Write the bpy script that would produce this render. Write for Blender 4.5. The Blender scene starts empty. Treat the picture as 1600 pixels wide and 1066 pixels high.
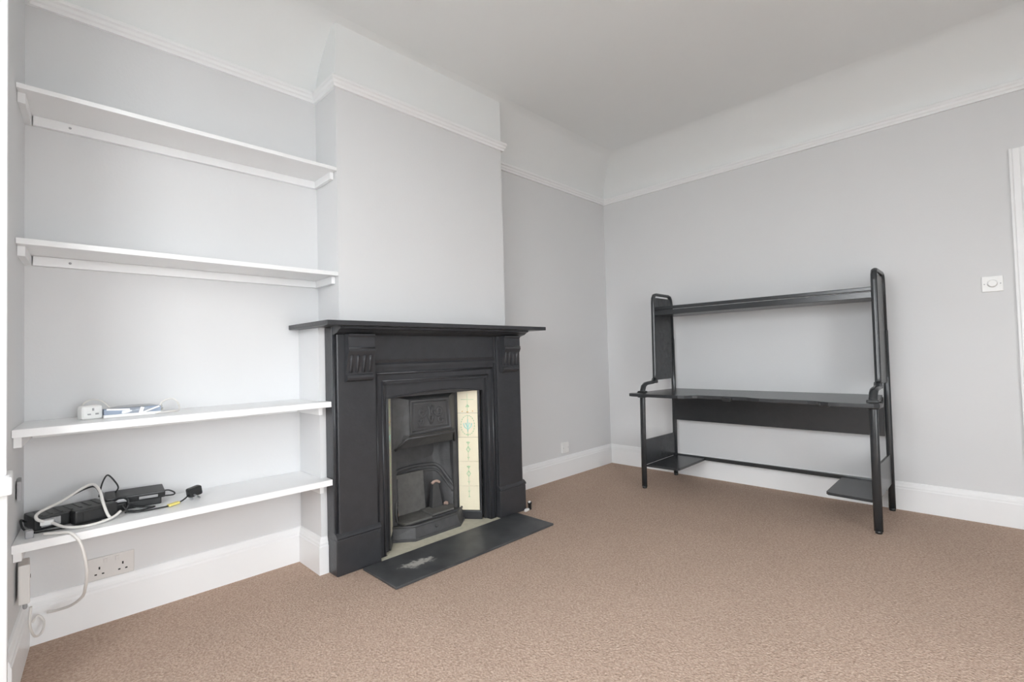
import bpy, bmesh, math, random
from mathutils import Vector, Matrix
random.seed(7)
scene = bpy.context.scene

# ------------------------------------------------------------------ camera
CAM = Vector((-1.0968, -2.5247, 1.010))
YAW, PITCH, ROLL, FPX = map(float, (45.224, 1.603, -1.477, 756.7))
def camera_matrix():
    y, p, r = (math.radians(a) for a in (YAW, PITCH, ROLL))
    fw = Vector((math.sin(y) * math.cos(p), math.cos(y) * math.cos(p), math.sin(p)))
    rt = Vector((math.cos(y), -math.sin(y), 0)); up = rt.cross(fw)
    r2 = rt * math.cos(r) + up * math.sin(r); u2 = -rt * math.sin(r) + up * math.cos(r)
    m = Matrix((r2, u2, -fw)).transposed().to_4x4(); m.translation = CAM
    return m
cam_data = bpy.data.cameras.new('camera'); cam = bpy.data.objects.new('camera', cam_data)
scene.collection.objects.link(cam); cam.matrix_world = camera_matrix()
cam_data.sensor_width = 36; cam_data.lens = FPX / 1600 * 36; cam_data.clip_start = 0.01
scene.camera = cam

# ------------------------------------------------------------------ sky, daylight at the bay windows, exposure
world = bpy.data.worlds.new('overcast_sky'); scene.world = world; world.use_nodes = True
bg = world.node_tree.nodes['Background']; bg.inputs[0].default_value = (0.94, 0.975, 1.0, 1); bg.inputs[1].default_value = 5.0
YB_ = -4.1
def sky_portal(name, loc, direction, w, h):
    l = bpy.data.lights.new(name, 'AREA'); l.shape = 'RECTANGLE'; l.size = w; l.size_y = h; l.cycles.is_portal = True
    o = bpy.data.objects.new(name, l); scene.collection.objects.link(o); o.location = loc
    o.rotation_euler = Vector(direction).to_track_quat('-Z', 'Z').to_euler()
    return o
sky_portal('portal_bay_front', (-1.93, -1.725, 1.555), (1, 0, 0), 1.36, 1.74)
sky_portal('portal_bay_side', (-1.56, -0.68, 1.555), (0.701, -0.713, 0), 0.94, 1.74)
sky_portal('portal_bay_return', (-1.56, -2.77, 1.555), (0.701, 0.713, 0), 0.94, 1.74)
sky_portal('portal_added_door', (-0.325, YB_ - 0.16, 1.03), (0, 1, 0), 1.37, 2.0)  # sky portal at the unseen glazed door added for daylight
vs = scene.view_settings
vs.view_transform = 'Standard'; vs.look = 'None'; vs.gamma = 1.0; vs.exposure = 1.4; vs.use_curve_mapping = False
scene.cycles.use_denoising = True
scene.cycles.max_bounces = 10; scene.cycles.diffuse_bounces = 7; scene.cycles.caustics_reflective = False
scene.cycles.sample_clamp_indirect = 4.0

# ------------------------------------------------------------------ materials
def new_mat(name):
    m = bpy.data.materials.new(name); m.use_nodes = True
    return m, m.node_tree.nodes, m.node_tree.links, m.node_tree.nodes['Principled BSDF']
def paint(name, col, rough=0.5, var=0.03, scale=6.0, bump=0.0, bscale=120.0, spec=0.5, metallic=0.0):
    """plain coat with a faint mottle and fine relief"""
    m, n, l, b = new_mat(name)
    tc = n.new('ShaderNodeTexCoord')
    nz = n.new('ShaderNodeTexNoise'); nz.inputs['Scale'].default_value = scale; nz.inputs['Detail'].default_value = 3
    l.new(tc.outputs['Object'], nz.inputs['Vector'])
    mx = n.new('ShaderNodeMix'); mx.data_type = 'RGBA'
    mx.inputs[6].default_value = (*[c * (1 - var) for c in col], 1); mx.inputs[7].default_value = (*[min(1, c * (1 + var)) for c in col], 1)
    l.new(nz.outputs['Fac'], mx.inputs[0]); l.new(mx.outputs[2], b.inputs['Base Color'])
    b.inputs['Roughness'].default_value = rough; b.inputs['Specular IOR Level'].default_value = spec; b.inputs['Metallic'].default_value = metallic
    if bump:
        nb = n.new('ShaderNodeTexNoise'); nb.inputs['Scale'].default_value = bscale; nb.inputs['Detail'].default_value = 4
        l.new(tc.outputs['Object'], nb.inputs['Vector'])
        bp = n.new('ShaderNodeBump'); bp.inputs['Strength'].default_value = bump; bp.inputs['Distance'].default_value = 0.003
        l.new(nb.outputs['Fac'], bp.inputs['Height']); l.new(bp.outputs['Normal'], b.inputs['Normal'])
    return m
WALL = paint('wall_grey_emulsion', (0.705, 0.708, 0.714), 0.7, 0.012, 3, 0.12, 90, 0.3)
CEIL = paint('ceiling_white_emulsion', (0.82, 0.835, 0.835), 0.8, 0.012, 3, 0.10, 60, 0.2)
GLOSS = paint('white_gloss_paint', (0.86, 0.865, 0.87), 0.35, 0.012, 8, 0.03, 60, 0.4)
IRON = paint('black_iron_paint', (0.037, 0.038, 0.042), 0.30, 0.25, 20, 0.25, 70, 0.5)
IRON2 = paint('sooty_cast_iron', (0.070, 0.070, 0.072), 0.5, 0.30, 26, 0.5, 55, 0.4)
DESK = paint('dark_desk_laminate', (0.036, 0.038, 0.041), 0.26, 0.12, 30, 0.05, 200, 0.5)
TUBE = paint('dark_steel_tube', (0.030, 0.033, 0.036), 0.22, 0.1, 30, 0.0, 0, 0.6)
CREAM = paint('cream_glazed_tile', (0.90, 0.83, 0.64), 0.18, 0.02, 30, 0.0, 0, 0.5)
TGREEN = paint('tile_green_glaze', (0.45, 0.66, 0.40), 0.25, 0.2, 60)
TTEAL = paint('tile_teal_glaze', (0.42, 0.74, 0.66), 0.25, 0.2, 60)
TOCHRE = paint('tile_ochre_glaze', (0.72, 0.45, 0.16), 0.25, 0.2, 60)
SCREED = paint('cream_screed', (0.56, 0.53, 0.43), 0.9, 0.2, 25, 0.5, 60, 0.2)
PLAST = paint('white_plastic', (0.84, 0.84, 0.83), 0.35, 0.01, 20)
PLAST2 = paint('aged_white_plastic', (0.70, 0.68, 0.66), 0.4, 0.03, 20)
CABLEW = paint('white_cable_sheath', (0.76, 0.74, 0.71), 0.5, 0.03, 20)
BLACKP = paint('black_plastic', (0.016, 0.017, 0.018), 0.35, 0.1, 40, 0.05, 200)
BLACKC = paint('black_cable_sheath', (0.018, 0.019, 0.02), 0.45, 0.1, 40)
SILVER = paint('silver_plug_metal', (0.55, 0.56, 0.58), 0.35, 0.05, 40, metallic=0.8)
BLUEP = paint('blue_grey_card', (0.30, 0.36, 0.46), 0.5, 0.08, 30)
YELLOW = paint('yellow_tape', (0.80, 0.68, 0.20), 0.5, 0.05, 30)
PAVING = paint('pale_paving', (0.30, 0.30, 0.29), 0.9, 0.1, 2.0)
ASH = paint('ashy_iron', (0.125, 0.122, 0.116), 0.75, 0.3, 30, 0.5, 60, 0.3)
DARKH = paint('dark_hole', (0.02, 0.02, 0.02), 0.8, 0.0)
GREYP = paint('grey_plastic', (0.36, 0.36, 0.37), 0.5, 0.02)
BRICKP = paint('pink_firebrick', (0.45, 0.33, 0.28), 0.9, 0.25, 40, 0.6, 50, 0.2)
def carpet_material():
    m, n, l, b = new_mat('brown_twist_carpet')
    tc = n.new('ShaderNodeTexCoord')
    n1 = n.new('ShaderNodeTexNoise'); n1.inputs['Scale'].default_value = 120; n1.inputs['Detail'].default_value = 4; n1.inputs['Roughness'].default_value = 0.7
    n2 = n.new('ShaderNodeTexNoise'); n2.inputs['Scale'].default_value = 2.2; n2.inputs['Detail'].default_value = 3
    n3 = n.new('ShaderNodeTexVoronoi'); n3.inputs['Scale'].default_value = 130
    for t in (n1, n2, n3): l.new(tc.outputs['Object'], t.inputs['Vector'])
    r = n.new('ShaderNodeValToRGB'); e = r.color_ramp.elements
    e[0].position = 0.33; e[0].color = (0.365, 0.262, 0.203, 1); e[1].position = 0.68; e[1].color = (0.610, 0.482, 0.400, 1)
    k = r.color_ramp.elements.new(0.5); k.color = (0.490, 0.366, 0.290, 1)
    l.new(n1.outputs['Fac'], r.inputs[0])
    mx = n.new('ShaderNodeMix'); mx.data_type = 'RGBA'; mx.blend_type = 'MULTIPLY'; mx.inputs[0].default_value = 1
    r2 = n.new('ShaderNodeValToRGB'); r2.color_ramp.elements[0].color = (0.93, 0.93, 0.93, 1); r2.color_ramp.elements[1].color = (1.06, 1.05, 1.05, 1)
    l.new(n2.outputs['Fac'], r2.inputs[0]); l.new(r.outputs[0], mx.inputs[6]); l.new(r2.outputs[0], mx.inputs[7])
    l.new(mx.outputs[2], b.inputs['Base Color']); b.inputs['Roughness'].default_value = 0.95; b.inputs['Specular IOR Level'].default_value = 0.1
    ad = n.new('ShaderNodeMath'); ad.operation = 'ADD'; l.new(n1.outputs['Fac'], ad.inputs[0]); l.new(n3.outputs['Distance'], ad.inputs[1])
    bp = n.new('ShaderNodeBump'); bp.inputs['Strength'].default_value = 0.6; bp.inputs['Distance'].default_value = 0.006
    l.new(ad.outputs[0], bp.inputs['Height']); l.new(bp.outputs['Normal'], b.inputs['Normal'])
    return m
CARPET = carpet_material()
def slate_material():
    """dark slate with grey bloom and one spilt plaster stain"""
    m, n, l, b = new_mat('dusty_slate')
    tc = n.new('ShaderNodeTexCoord')
    n1 = n.new('ShaderNodeTexNoise'); n1.inputs['Scale'].default_value = 9; n1.inputs['Detail'].default_value = 6
    l.new(tc.outputs['Object'], n1.inputs['Vector'])
    r = n.new('ShaderNodeValToRGB'); e = r.color_ramp.elements
    e[0].position = 0.3; e[0].color = (0.040, 0.042, 0.045, 1); e[1].position = 0.75; e[1].color = (0.085, 0.088, 0.092, 1)
    l.new(n1.outputs['Fac'], r.inputs[0])
    mp = n.new('ShaderNodeMapping'); mp.inputs['Location'].default_value = (0.345, 0.015, 0); mp.inputs['Scale'].default_value = (8, 20, 1)
    l.new(tc.outputs['Object'], mp.inputs['Vector'])
    mp.vector_type = 'POINT'; mp.inputs['Location'].default_value = (8 * 0.325, 20 * 0.004, 0)
    ln = n.new('ShaderNodeVectorMath'); ln.operation = 'LENGTH'; l.new(mp.outputs[0], ln.inputs[0])
    n2 = n.new('ShaderNodeTexNoise'); n2.inputs['Scale'].default_value = 38; n2.inputs['Detail'].default_value = 5
    l.new(tc.outputs['Object'], n2.inputs['Vector'])
    s = n.new('ShaderNodeMath'); s.operation = 'MULTIPLY_ADD'; s.inputs[1].default_value = 2.6; l.new(n2.outputs['Fac'], s.inputs[0])
    mi = n.new('ShaderNodeMath'); mi.operation = 'MULTIPLY'; mi.inputs[1].default_value = -1.15; l.new(ln.outputs['Value'], mi.inputs[0])
    l.new(mi.outputs[0], s.inputs[2])
    cr = n.new('ShaderNodeValToRGB'); cr.color_ramp.elements[0].position = 0.45; cr.color_ramp.elements[1].position = 1.25
    l.new(s.outputs[0], cr.inputs[0])
    mx = n.new('ShaderNodeMix'); mx.data_type = 'RGBA'; mx.inputs[7].default_value = (0.42, 0.41, 0.38, 1)
    l.new(cr.outputs[0], mx.inputs[0]); l.new(r.outputs[0], mx.inputs[6]); l.new(mx.outputs[2], b.inputs['Base Color'])
    b.inputs['Roughness'].default_value = 0.45
    bp = n.new('ShaderNodeBump'); bp.inputs['Strength'].default_value = 0.25; bp.inputs['Distance'].default_value = 0.003
    l.new(n1.outputs['Fac'], bp.inputs['Height']); l.new(bp.outputs['Normal'], b.inputs['Normal'])
    return m
SLATE = slate_material()
def glass_material():
    m, n, l, b = new_mat('window_glass')
    t = n.new('ShaderNodeBsdfTransparent'); g = n.new('ShaderNodeBsdfGlossy'); g.inputs['Roughness'].default_value = 0.02
    mx = n.new('ShaderNodeMixShader'); mx.inputs[0].default_value = 0.06
    l.new(t.outputs[0], mx.inputs[1]); l.new(g.outputs[0], mx.inputs[2])
    l.new(mx.outputs[0], n['Material Output'].inputs[0])
    return m
GLASS = glass_material()
def clear_bag_material():
    m, n, l, b = new_mat('clear_plastic_film')
    t = n.new('ShaderNodeBsdfTransparent'); t.inputs[0].default_value = (0.95, 0.96, 0.97, 1)
    g = n.new('ShaderNodeBsdfGlossy'); g.inputs['Roughness'].default_value = 0.25
    mx = n.new('ShaderNodeMixShader'); mx.inputs[0].default_value = 0.3
    l.new(t.outputs[0], mx.inputs[1]); l.new(g.outputs[0], mx.inputs[2]); l.new(mx.outputs[0], n['Material Output'].inputs[0])
    return m
FILM = clear_bag_material()

# ------------------------------------------------------------------ mesh builder
WORLD = {}
class MB:
    def __init__(self): self.bm = bmesh.new()
    def _merge(self, b2):
        me = bpy.data.meshes.new('tmp'); b2.to_mesh(me); b2.free(); self.bm.from_mesh(me); bpy.data.meshes.remove(me)
        return self
    def box(self, x0, x1, y0, y1, z0, z1, bev=0.0, seg=2):
        b = bmesh.new(); bmesh.ops.create_cube(b, size=1)
        for v in b.verts:
            v.co = Vector(((x0 + x1) / 2 + v.co.x * (x1 - x0), (y0 + y1) / 2 + v.co.y * (y1 - y0), (z0 + z1) / 2 + v.co.z * (z1 - z0)))
        if bev: bmesh.ops.bevel(b, geom=b.edges[:], offset=bev, segments=seg, affect='EDGES', profile=0.6)
        return self._merge(b)
    def obox(self, c, size, rz=0.0, rx=0.0, ry=0.0, bev=0.0, seg=2):
        b = bmesh.new(); bmesh.ops.create_cube(b, size=1)
        for v in b.verts: v.co = Vector((v.co.x * size[0], v.co.y * size[1], v.co.z * size[2]))
        if bev: bmesh.ops.bevel(b, geom=b.edges[:], offset=bev, segments=seg, affect='EDGES', profile=0.6)
        M = Matrix.Translation(c) @ Matrix.Rotation(rz, 4, 'Z') @ Matrix.Rotation(ry, 4, 'Y') @ Matrix.Rotation(rx, 4, 'X')
        bmesh.ops.transform(b, matrix=M, verts=b.verts)
        return self._merge(b)
    def prism(self, poly, axis, a, b_, bev=0.0):
        """poly: 2D points; axis 'x' -> (y,z), 'y' -> (x,z), 'z' -> (x,y)"""
        def p3(p, t):
            return {'x': (t, p[0], p[1]), 'y': (p[0], t, p[1]), 'z': (p[0], p[1], t)}[axis]
        b = bmesh.new()
        A = [b.verts.new(p3(p, a)) for p in poly]; B = [b.verts.new(p3(p, b_)) for p in poly]
        b.faces.new(A); b.faces.new(B[::-1]); n = len(poly)
        for i in range(n): b.faces.new((A[i], A[(i + 1) % n], B[(i + 1) % n], B[i]))
        bmesh.ops.recalc_face_normals(b, faces=b.faces[:])
        if bev: bmesh.ops.bevel(b, geom=b.edges[:], offset=bev, segments=2, affect='EDGES', profile=0.6)
        return self._merge(b)
    def hexa(self, bottom, top):
        b = bmesh.new(); A = [b.verts.new(p) for p in bottom]; B = [b.verts.new(p) for p in top]; n = len(A)
        b.faces.new(A[::-1]); b.faces.new(B)
        for i in range(n): b.faces.new((A[i], A[(i + 1) % n], B[(i + 1) % n], B[i]))
        bmesh.ops.recalc_face_normals(b, faces=b.faces[:])
        return self._merge(b)
    def tube(self, pts, r, seg=10, closed=False, r2=None, flat=None):
        """round tube along points; r2/flat: second radius along the fixed direction `flat`"""
        pts = [Vector(p) for p in pts]; n = len(pts); b = bmesh.new(); rings = []
        nrm = None
        for i, p in enumerate(pts):
            if closed: t = pts[(i + 1) % n] - pts[i - 1]
            else: t = pts[min(i + 1, n - 1)] - pts[max(i - 1, 0)]
            t = t.normalized()
            if flat is not None:
                u = Vector(flat).normalized(); u = (u - t * u.dot(t)).normalized(); w = t.cross(u)
            else:
                if nrm is None:
                    nrm = t.orthogonal().normalized()
                nrm = (nrm - t * nrm.dot(t)).normalized(); u = nrm; w = t.cross(u)
            ra = r[i] if isinstance(r, (list, tuple)) else r
            rb = r2 if r2 else ra
            rings.append([b.verts.new(p + u * rb * math.cos(2 * math.pi * k / seg) + w * ra * math.sin(2 * math.pi * k / seg)) for k in range(seg)])
        for i in range(n if closed else n - 1):
            A, B = rings[i], rings[(i + 1) % n]
            for k in range(seg): b.faces.new((A[k], A[(k + 1) % seg], B[(k + 1) % seg], B[k]))
        if not closed: b.faces.new(rings[0][::-1]); b.faces.new(rings[-1])
        bmesh.ops.recalc_face_normals(b, faces=b.faces[:])
        for f in b.faces: f.smooth = len(f.verts) == 4
        return self._merge(b)
    def lathe(self, prof, c, axis='z', seg=20):
        b = bmesh.new(); rings = []
        for r, h in prof:
            ring = []
            for k in range(seg):
                a = 2 * math.pi * k / seg; u, v = r * math.cos(a), r * math.sin(a)
                d = {'z': (u, v, h), 'x': (h, u, v), 'y': (u, h, v)}[axis]
                ring.append(b.verts.new(Vector(c) + Vector(d)))
            rings.append(ring)
        for A, B in zip(rings, rings[1:]):
            for k in range(seg): b.faces.new((A[k], A[(k + 1) % seg], B[(k + 1) % seg], B[k])).smooth = True
        b.faces.new(rings[0][::-1]); b.faces.new(rings[-1])
        bmesh.ops.recalc_face_normals(b, faces=b.faces[:])
        return self._merge(b)
    def strip(self, rows, smooth=False, close=False):
        """rows of equally many points joined by quads"""
        b = bmesh.new(); R = [[b.verts.new(p) for p in row] for row in rows]
        for A, B in zip(R, R[1:]):
            for k in range(len(A) - (0 if close else 1)):
                f = b.faces.new((A[k], A[(k + 1) % len(A)], B[(k + 1) % len(A)], B[k])); f.smooth = smooth
        return self._merge(b)
    def sweep(self, path, prof, cap=True):
        """moulding: profile (offset to the right of the plan path, z) with mitred corners"""
        n = len(path); rows = []
        for i in range(n):
            p = Vector(path[i])
            d1 = (Vector(path[i]) - Vector(path[i - 1])).normalized() if i else None
            d2 = (Vector(path[i + 1]) - Vector(path[i])).normalized() if i < n - 1 else None
            d1 = d1 or d2; d2 = d2 or d1
            n1 = Vector((d1.y, -d1.x)); n2 = Vector((d2.y, -d2.x)); m = (n1 + n2)
            m = m / max(0.2, m.dot(n1))
            rows.append([(p.x + m.x * o, p.y + m.y * o, z) for o, z in prof])
        b = bmesh.new(); R = [[b.verts.new(p) for p in row] for row in rows]; k = len(prof)
        for A, B in zip(R, R[1:]):
            for j in range(k): b.faces.new((A[j], A[(j + 1) % k], B[(j + 1) % k], B[j]))
        if cap: b.faces.new(R[0]); b.faces.new(R[-1][::-1])
        bmesh.ops.recalc_face_normals(b, faces=b.faces[:])
        return self._merge(b)
    def blob(self, c, s, seed=0, rough=0.25, sub=2):
        b = bmesh.new(); bmesh.ops.create_icosphere(b, subdivisions=sub, radius=1); rr = random.Random(seed)
        for v in b.verts:
            k = 1 + rr.uniform(-rough, rough); v.co = Vector((c[0] + v.co.x * s[0] * k, c[1] + v.co.y * s[1] * k, c[2] + v.co.z * s[2] * k))
        return self._merge(b)
    def build(self, name, mat, parent=None, smooth=None):
        me = bpy.data.meshes.new(name)
        if parent is not None: org = WORLD[parent.name]
        else:
            co = [v.co for v in self.bm.verts]
            org = Vector(((min(c.x for c in co) + max(c.x for c in co)) / 2, (min(c.y for c in co) + max(c.y for c in co)) / 2, min(c.z for c in co)))
        for v in self.bm.verts: v.co -= org
        if smooth:
            for f in self.bm.faces: f.smooth = True
        self.bm.to_mesh(me); self.bm.free(); me.materials.append(mat)
        o = bpy.data.objects.new(name, me); scene.collection.objects.link(o)
        if parent is not None: o.parent = parent
        else: o.location = org
        WORLD[o.name] = org.copy()
        return o
def thing(name, base, label, cat, group=None):
    o = bpy.data.objects.new(name, None); scene.collection.objects.link(o); o.location = base; o.empty_display_size = 0.05
    WORLD[o.name] = Vector(base); tag(o, label, cat, group); return o
def tag(o, label, cat, group=None):
    o['label'] = label; o['category'] = cat
    if group: o['group'] = group
    return o
def struct(o, label=None, cat=None):
    o['kind'] = 'structure'
    if label: o['label'] = label
    if cat: o['category'] = cat
    return o
def smooth_path(pts, k=6):
    """Catmull-Rom through the points"""
    P = [Vector(p) for p in pts]; P = [P[0] * 2 - P[1]] + P + [P[-1] * 2 - P[-2]]; out = []
    for i in range(1, len(P) - 2):
        for j in range(k):
            t = j / k; a, b, c, d = P[i - 1], P[i], P[i + 1], P[i + 2]
            out.append(0.5 * (2 * b + (c - a) * t + (2 * a - 5 * b + 4 * c - d) * t * t + (3 * b - a - 3 * c + d) * t ** 3))
    out.append(P[-2]); return out

# ------------------------------------------------------------------ the room
XR = 2.703          # right wall plane
YF = -0.237         # chimney breast front
ZC = 2.714          # ceiling
YB = -4.1           # wall behind the camera
ZR0, ZR1 = 2.371, 2.418
LA, LB = (-1.097, 0.0), (-1.139, -0.45)     # left return of the alcove up to the bay

struct(MB().box(-2.1, XR + 0.15, YB - 0.15, 0.15, -0.06, 0.0).build('floor', CARPET), 'brown twist pile carpet over the whole floor', 'carpet')
struct(MB().box(-1.3, XR + 0.15, 0.0, 0.15, 0.0, ZC).build('wall_far', WALL), 'pale grey wall behind the alcove and the recess', 'wall')
DY0, DY1, DZ = -2.70, -3.46, 1.985
mb = MB(); mb.box(XR, XR + 0.15, DY0, 0.0, 0.0, ZC); mb.box(XR, XR + 0.15, YB, DY1, 0.0, ZC); mb.box(XR, XR + 0.15, DY1, DY0, DZ, ZC)
struct(mb.build('wall_right', WALL), 'pale grey wall behind the black desk', 'wall')
GX0, GX1, GZ = -1.00, 0.35, 2.03  # opening for an unseen glazed door, added to light the fireplace side
mb = MB(); mb.box(-2.1, GX0, YB - 0.15, YB, 0.0, ZC); mb.box(GX1, XR + 0.15, YB - 0.15, YB, 0.0, ZC); mb.box(GX0, GX1, YB - 0.15, YB, GZ, ZC)
struct(mb.build('wall_near', WALL), 'pale grey wall opposite the fireplace', 'wall')
gd = bpy.data.objects.new('added_door', None); scene.collection.objects.link(gd); gd.location = ((GX0 + GX1) / 2, YB - 0.08, 0); WORLD['added_door'] = Vector(gd.location)
struct(gd, 'unseen white glazed double door added opposite the fireplace for daylight', 'door')
for gx in (GX0, (GX0 + GX1) / 2):
    w = (GX1 - GX0) / 2; fr = MB(); y0, y1 = YB - 0.10, YB - 0.06
    fr.box(gx, gx + 0.07, y0, y1, 0.0, GZ, 0.003); fr.box(gx + w - 0.07, gx + w, y0, y1, 0.0, GZ, 0.003)
    fr.box(gx + 0.07, gx + w - 0.07, y0, y1, 0.0, 0.16, 0.003); fr.box(gx + 0.07, gx + w - 0.07, y0, y1, GZ - 0.08, GZ, 0.003)
    fr.build('leaf_frame', GLOSS, gd); MB().box(gx + 0.068, gx + w - 0.068, YB - 0.082, YB - 0.078, 0.158, GZ - 0.078).build('pane', GLASS, gd)

# ceiling with the coved edge over the recess walls and the right wall
COVE = [(0.0, 2.418), (0.004, 2.455), (0.014, 2.488), (0.03, 2.521), (0.06, 2.566), (0.095, 2.605), (0.135, 2.643), (0.175, 2.675), (0.215, 2.698), (0.25, 2.710), (0.285, ZC)]
D = COVE[-1][0]
mb = MB(); mb.box(-2.1, XR - D, YB, -D, ZC, ZC + 0.05)
mb.strip([[(-1.3, -d, z), (XR - d, -d, z)] for d, z in COVE], smooth=True)
mb.strip([[(XR - d, -d, z), (XR - d, YB, z)] for d, z in COVE], smooth=True)
struct(mb.build('ceiling', CEIL), 'off-white ceiling with curved coved edges', 'ceiling')

# chimney breast: upper shaft, wider piers under the mantel, white frieze over the picture rail
cb = bpy.data.objects.new('wall_chimney', None); scene.collection.objects.link(cb); cb.location = (0.562, YF, 0)
WORLD['wall_chimney'] = Vector((0.562, YF, 0)); struct(cb, 'pale grey chimney breast above the black fireplace', 'wall')
MB().box(0.0, 1.148, YF, 0.0, 1.163, ZR0 + 0.02).build('upper_breast', WALL, cb)
MB().box(0.0, 1.148, YF, 0.0, ZR0 + 0.02, ZC).build('frieze', CEIL, cb)
mb = MB(); mb.box(-0.105, 0.16, YF, 0.0, 0.0, 1.163); mb.box(0.965, 1.225, YF, 0.0, 0.0, 1.163); mb.box(0.16, 0.965, YF, 0.0, 0.93, 1.163)
mb.build('lower_breast', WALL, cb)

# left return of the alcove
mb = MB(); mb.prism([LA, (-1.3, 0.0), (-1.3, -0.45), LB], 'z', 0.0, ZC)
struct(mb.build('wall_left', WALL), 'narrow grey return wall at the left end of the alcove', 'wall')

# bay: dado walls, head walls, posts, sill, windows
BAY = [(-1.139, -0.47), (-1.78, -1.10), (-1.78, -2.35), (-1.139, -2.98)]
def offset(path, d):
    out = []
    for i in range(len(path)):
        p = Vector(path[i]); d1 = (p - Vector(path[i - 1])).normalized() if i else None
        d2 = (Vector(path[i + 1]) - p).normalized() if i < len(path) - 1 else None
        d1 = d1 or d2; d2 = d2 or d1; n1 = Vector((d1.y, -d1.x)); n2 = Vector((d2.y, -d2.x)); m = n1 + n2; m = m / m.dot(n1)
        q = p + m * d; out.append((q.x, q.y))
    return out
SZ0, SZ1, WT = 0.655, 0.705, 2.42
BR = BAY                                        # path runs toward -Y; outside of the room lies to its right
def bay_band(z0, z1, t0, t1):
    a = offset(BR, t0); b = offset(BR, t1); mb = MB()
    for i in range(3): mb.hexa([(*a[i], z0), (*a[i + 1], z0), (*b[i + 1], z0), (*b[i], z0)], [(*a[i], z1), (*a[i + 1], z1), (*b[i + 1], z1), (*b[i], z1)])
    return mb
wb = bpy.data.objects.new('wall_bay', None); scene.collection.objects.link(wb); WORLD['wall_bay'] = Vector((0, 0, 0)); struct(wb, 'bay wall under and over the windows', 'wall')
bay_band(0.0, SZ0, 0.0, 0.14).build('dado', WALL, wb); bay_band(WT, ZC, 0.0, 0.14).build('head', WALL, wb)
a_, b_ = Vector(offset(BR, 0.0)[0]), Vector(offset(BR, 0.14)[0]); d_ = (Vector(BR[1]) - Vector(BR[0])).normalized() * 0.60
MB().hexa([(*q, SZ1) for q in (a_, a_ + d_, b_ + d_, b_)], [(*q, WT) for q in (a_, a_ + d_, b_ + d_, b_)]).build('pier', WALL, wb)  # unseen blind pier, added to hold daylight off the alcove and its ceiling
struct(MB().box(-2.1, -1.139, YB, -2.98, 0.0, ZC).build('wall_pier', WALL), 'grey pier between the bay and the near wall', 'wall')
o = bay_band(SZ0, SZ1, -0.012, 0.14); o.box(-1.20, -1.1195, -0.575, -0.435, SZ0, SZ1, 0.006)
struct(o.build('window_sill', GLOSS), 'white window sill at the left edge of the picture', 'sill')
# white casing post at the near end of the alcove return
mb = MB(); mb.box(-1.23, -1.1315, -0.53, -0.45, SZ1, 2.30, 0.004); mb.box(-1.23, -1.1295, -0.535, -0.45, 2.30, ZC, 0.003)
mb.box(-1.23, -1.1295, -0.535, -0.45, 0.0, SZ0, 0.003)
struct(mb.build('trim_1', GLOSS), 'white window casing post at the left edge of the picture', 'trim')
for i in range(3):
    a = Vector(offset(BR, 0.05)[i]); b = Vector(offset(BR, 0.05)[i + 1]); d = (b - a).normalized(); a = a + d * 0.07; b = b - d * 0.07
    if i == 0: a = a + d * 0.56
    w = bpy.data.objects.new('window_%d' % (i + 1), None); scene.collection.objects.link(w); w.location = ((a.x + b.x) / 2, (a.y + b.y) / 2, SZ1)
    WORLD[w.name] = Vector(w.location); struct(w, ['white sash window in the bay beside the alcove', 'wide white sash window at the front of the bay', 'white sash window in the bay beside the near wall'][i], 'window')
    L = (b - a).length; ang = math.atan2(d.y, d.x); mid = (a + b) / 2
    fr = MB()
    def bar(u, z, su, sz, t=0.05): fr.obox((mid.x + d.x * u, mid.y + d.y * u, z), (su, t, sz), rz=ang, bev=0.003)
    for s in (-1, 1): bar(s * (L / 2 - 0.03), (SZ1 + WT) / 2, 0.06, WT - SZ1)
    bar(0, SZ1 + 0.035, L, 0.07); bar(0, WT - 0.03, L, 0.06); bar(0, 1.58, L, 0.045)
    if i == 1: bar(0, (SZ1 + WT) / 2, 0.05, WT - SZ1)
    fr.build('sash_frame', GLOSS, w)
    for s in ((-1, 1) if i == 1 else (0,)):
        wpane = L / 2 - 0.05 if i == 1 else L - 0.08
        for z0, z1 in ((SZ1 + 0.05, 1.565), (1.595, WT - 0.04)):
            MB().obox((mid.x + d.x * s * L / 4, mid.y + d.y * s * L / 4, (z0 + z1) / 2), (wpane, 0.004, z1 - z0), rz=ang).build('pane', GLASS, w)
    # corner posts of the bay
for i in (1, 2):
    p = Vector(offset(BR, 0.06)[i]); struct(MB().obox((p.x, p.y, (SZ1 + WT) / 2), (0.15, 0.15, WT - SZ1), rz=0.4, bev=0.004).build('trim_%d' % (i + 1), GLOSS), 'white mullion post at a corner of the bay', 'trim')

struct(MB().box(-30, -2.12, -25, 25, -0.65, -0.60).box(-2.12, 25, -25, YB - 0.16, -0.65, -0.60).build('ground_outside', PAVING), 'pale paving outside the windows', 'ground')

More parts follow.
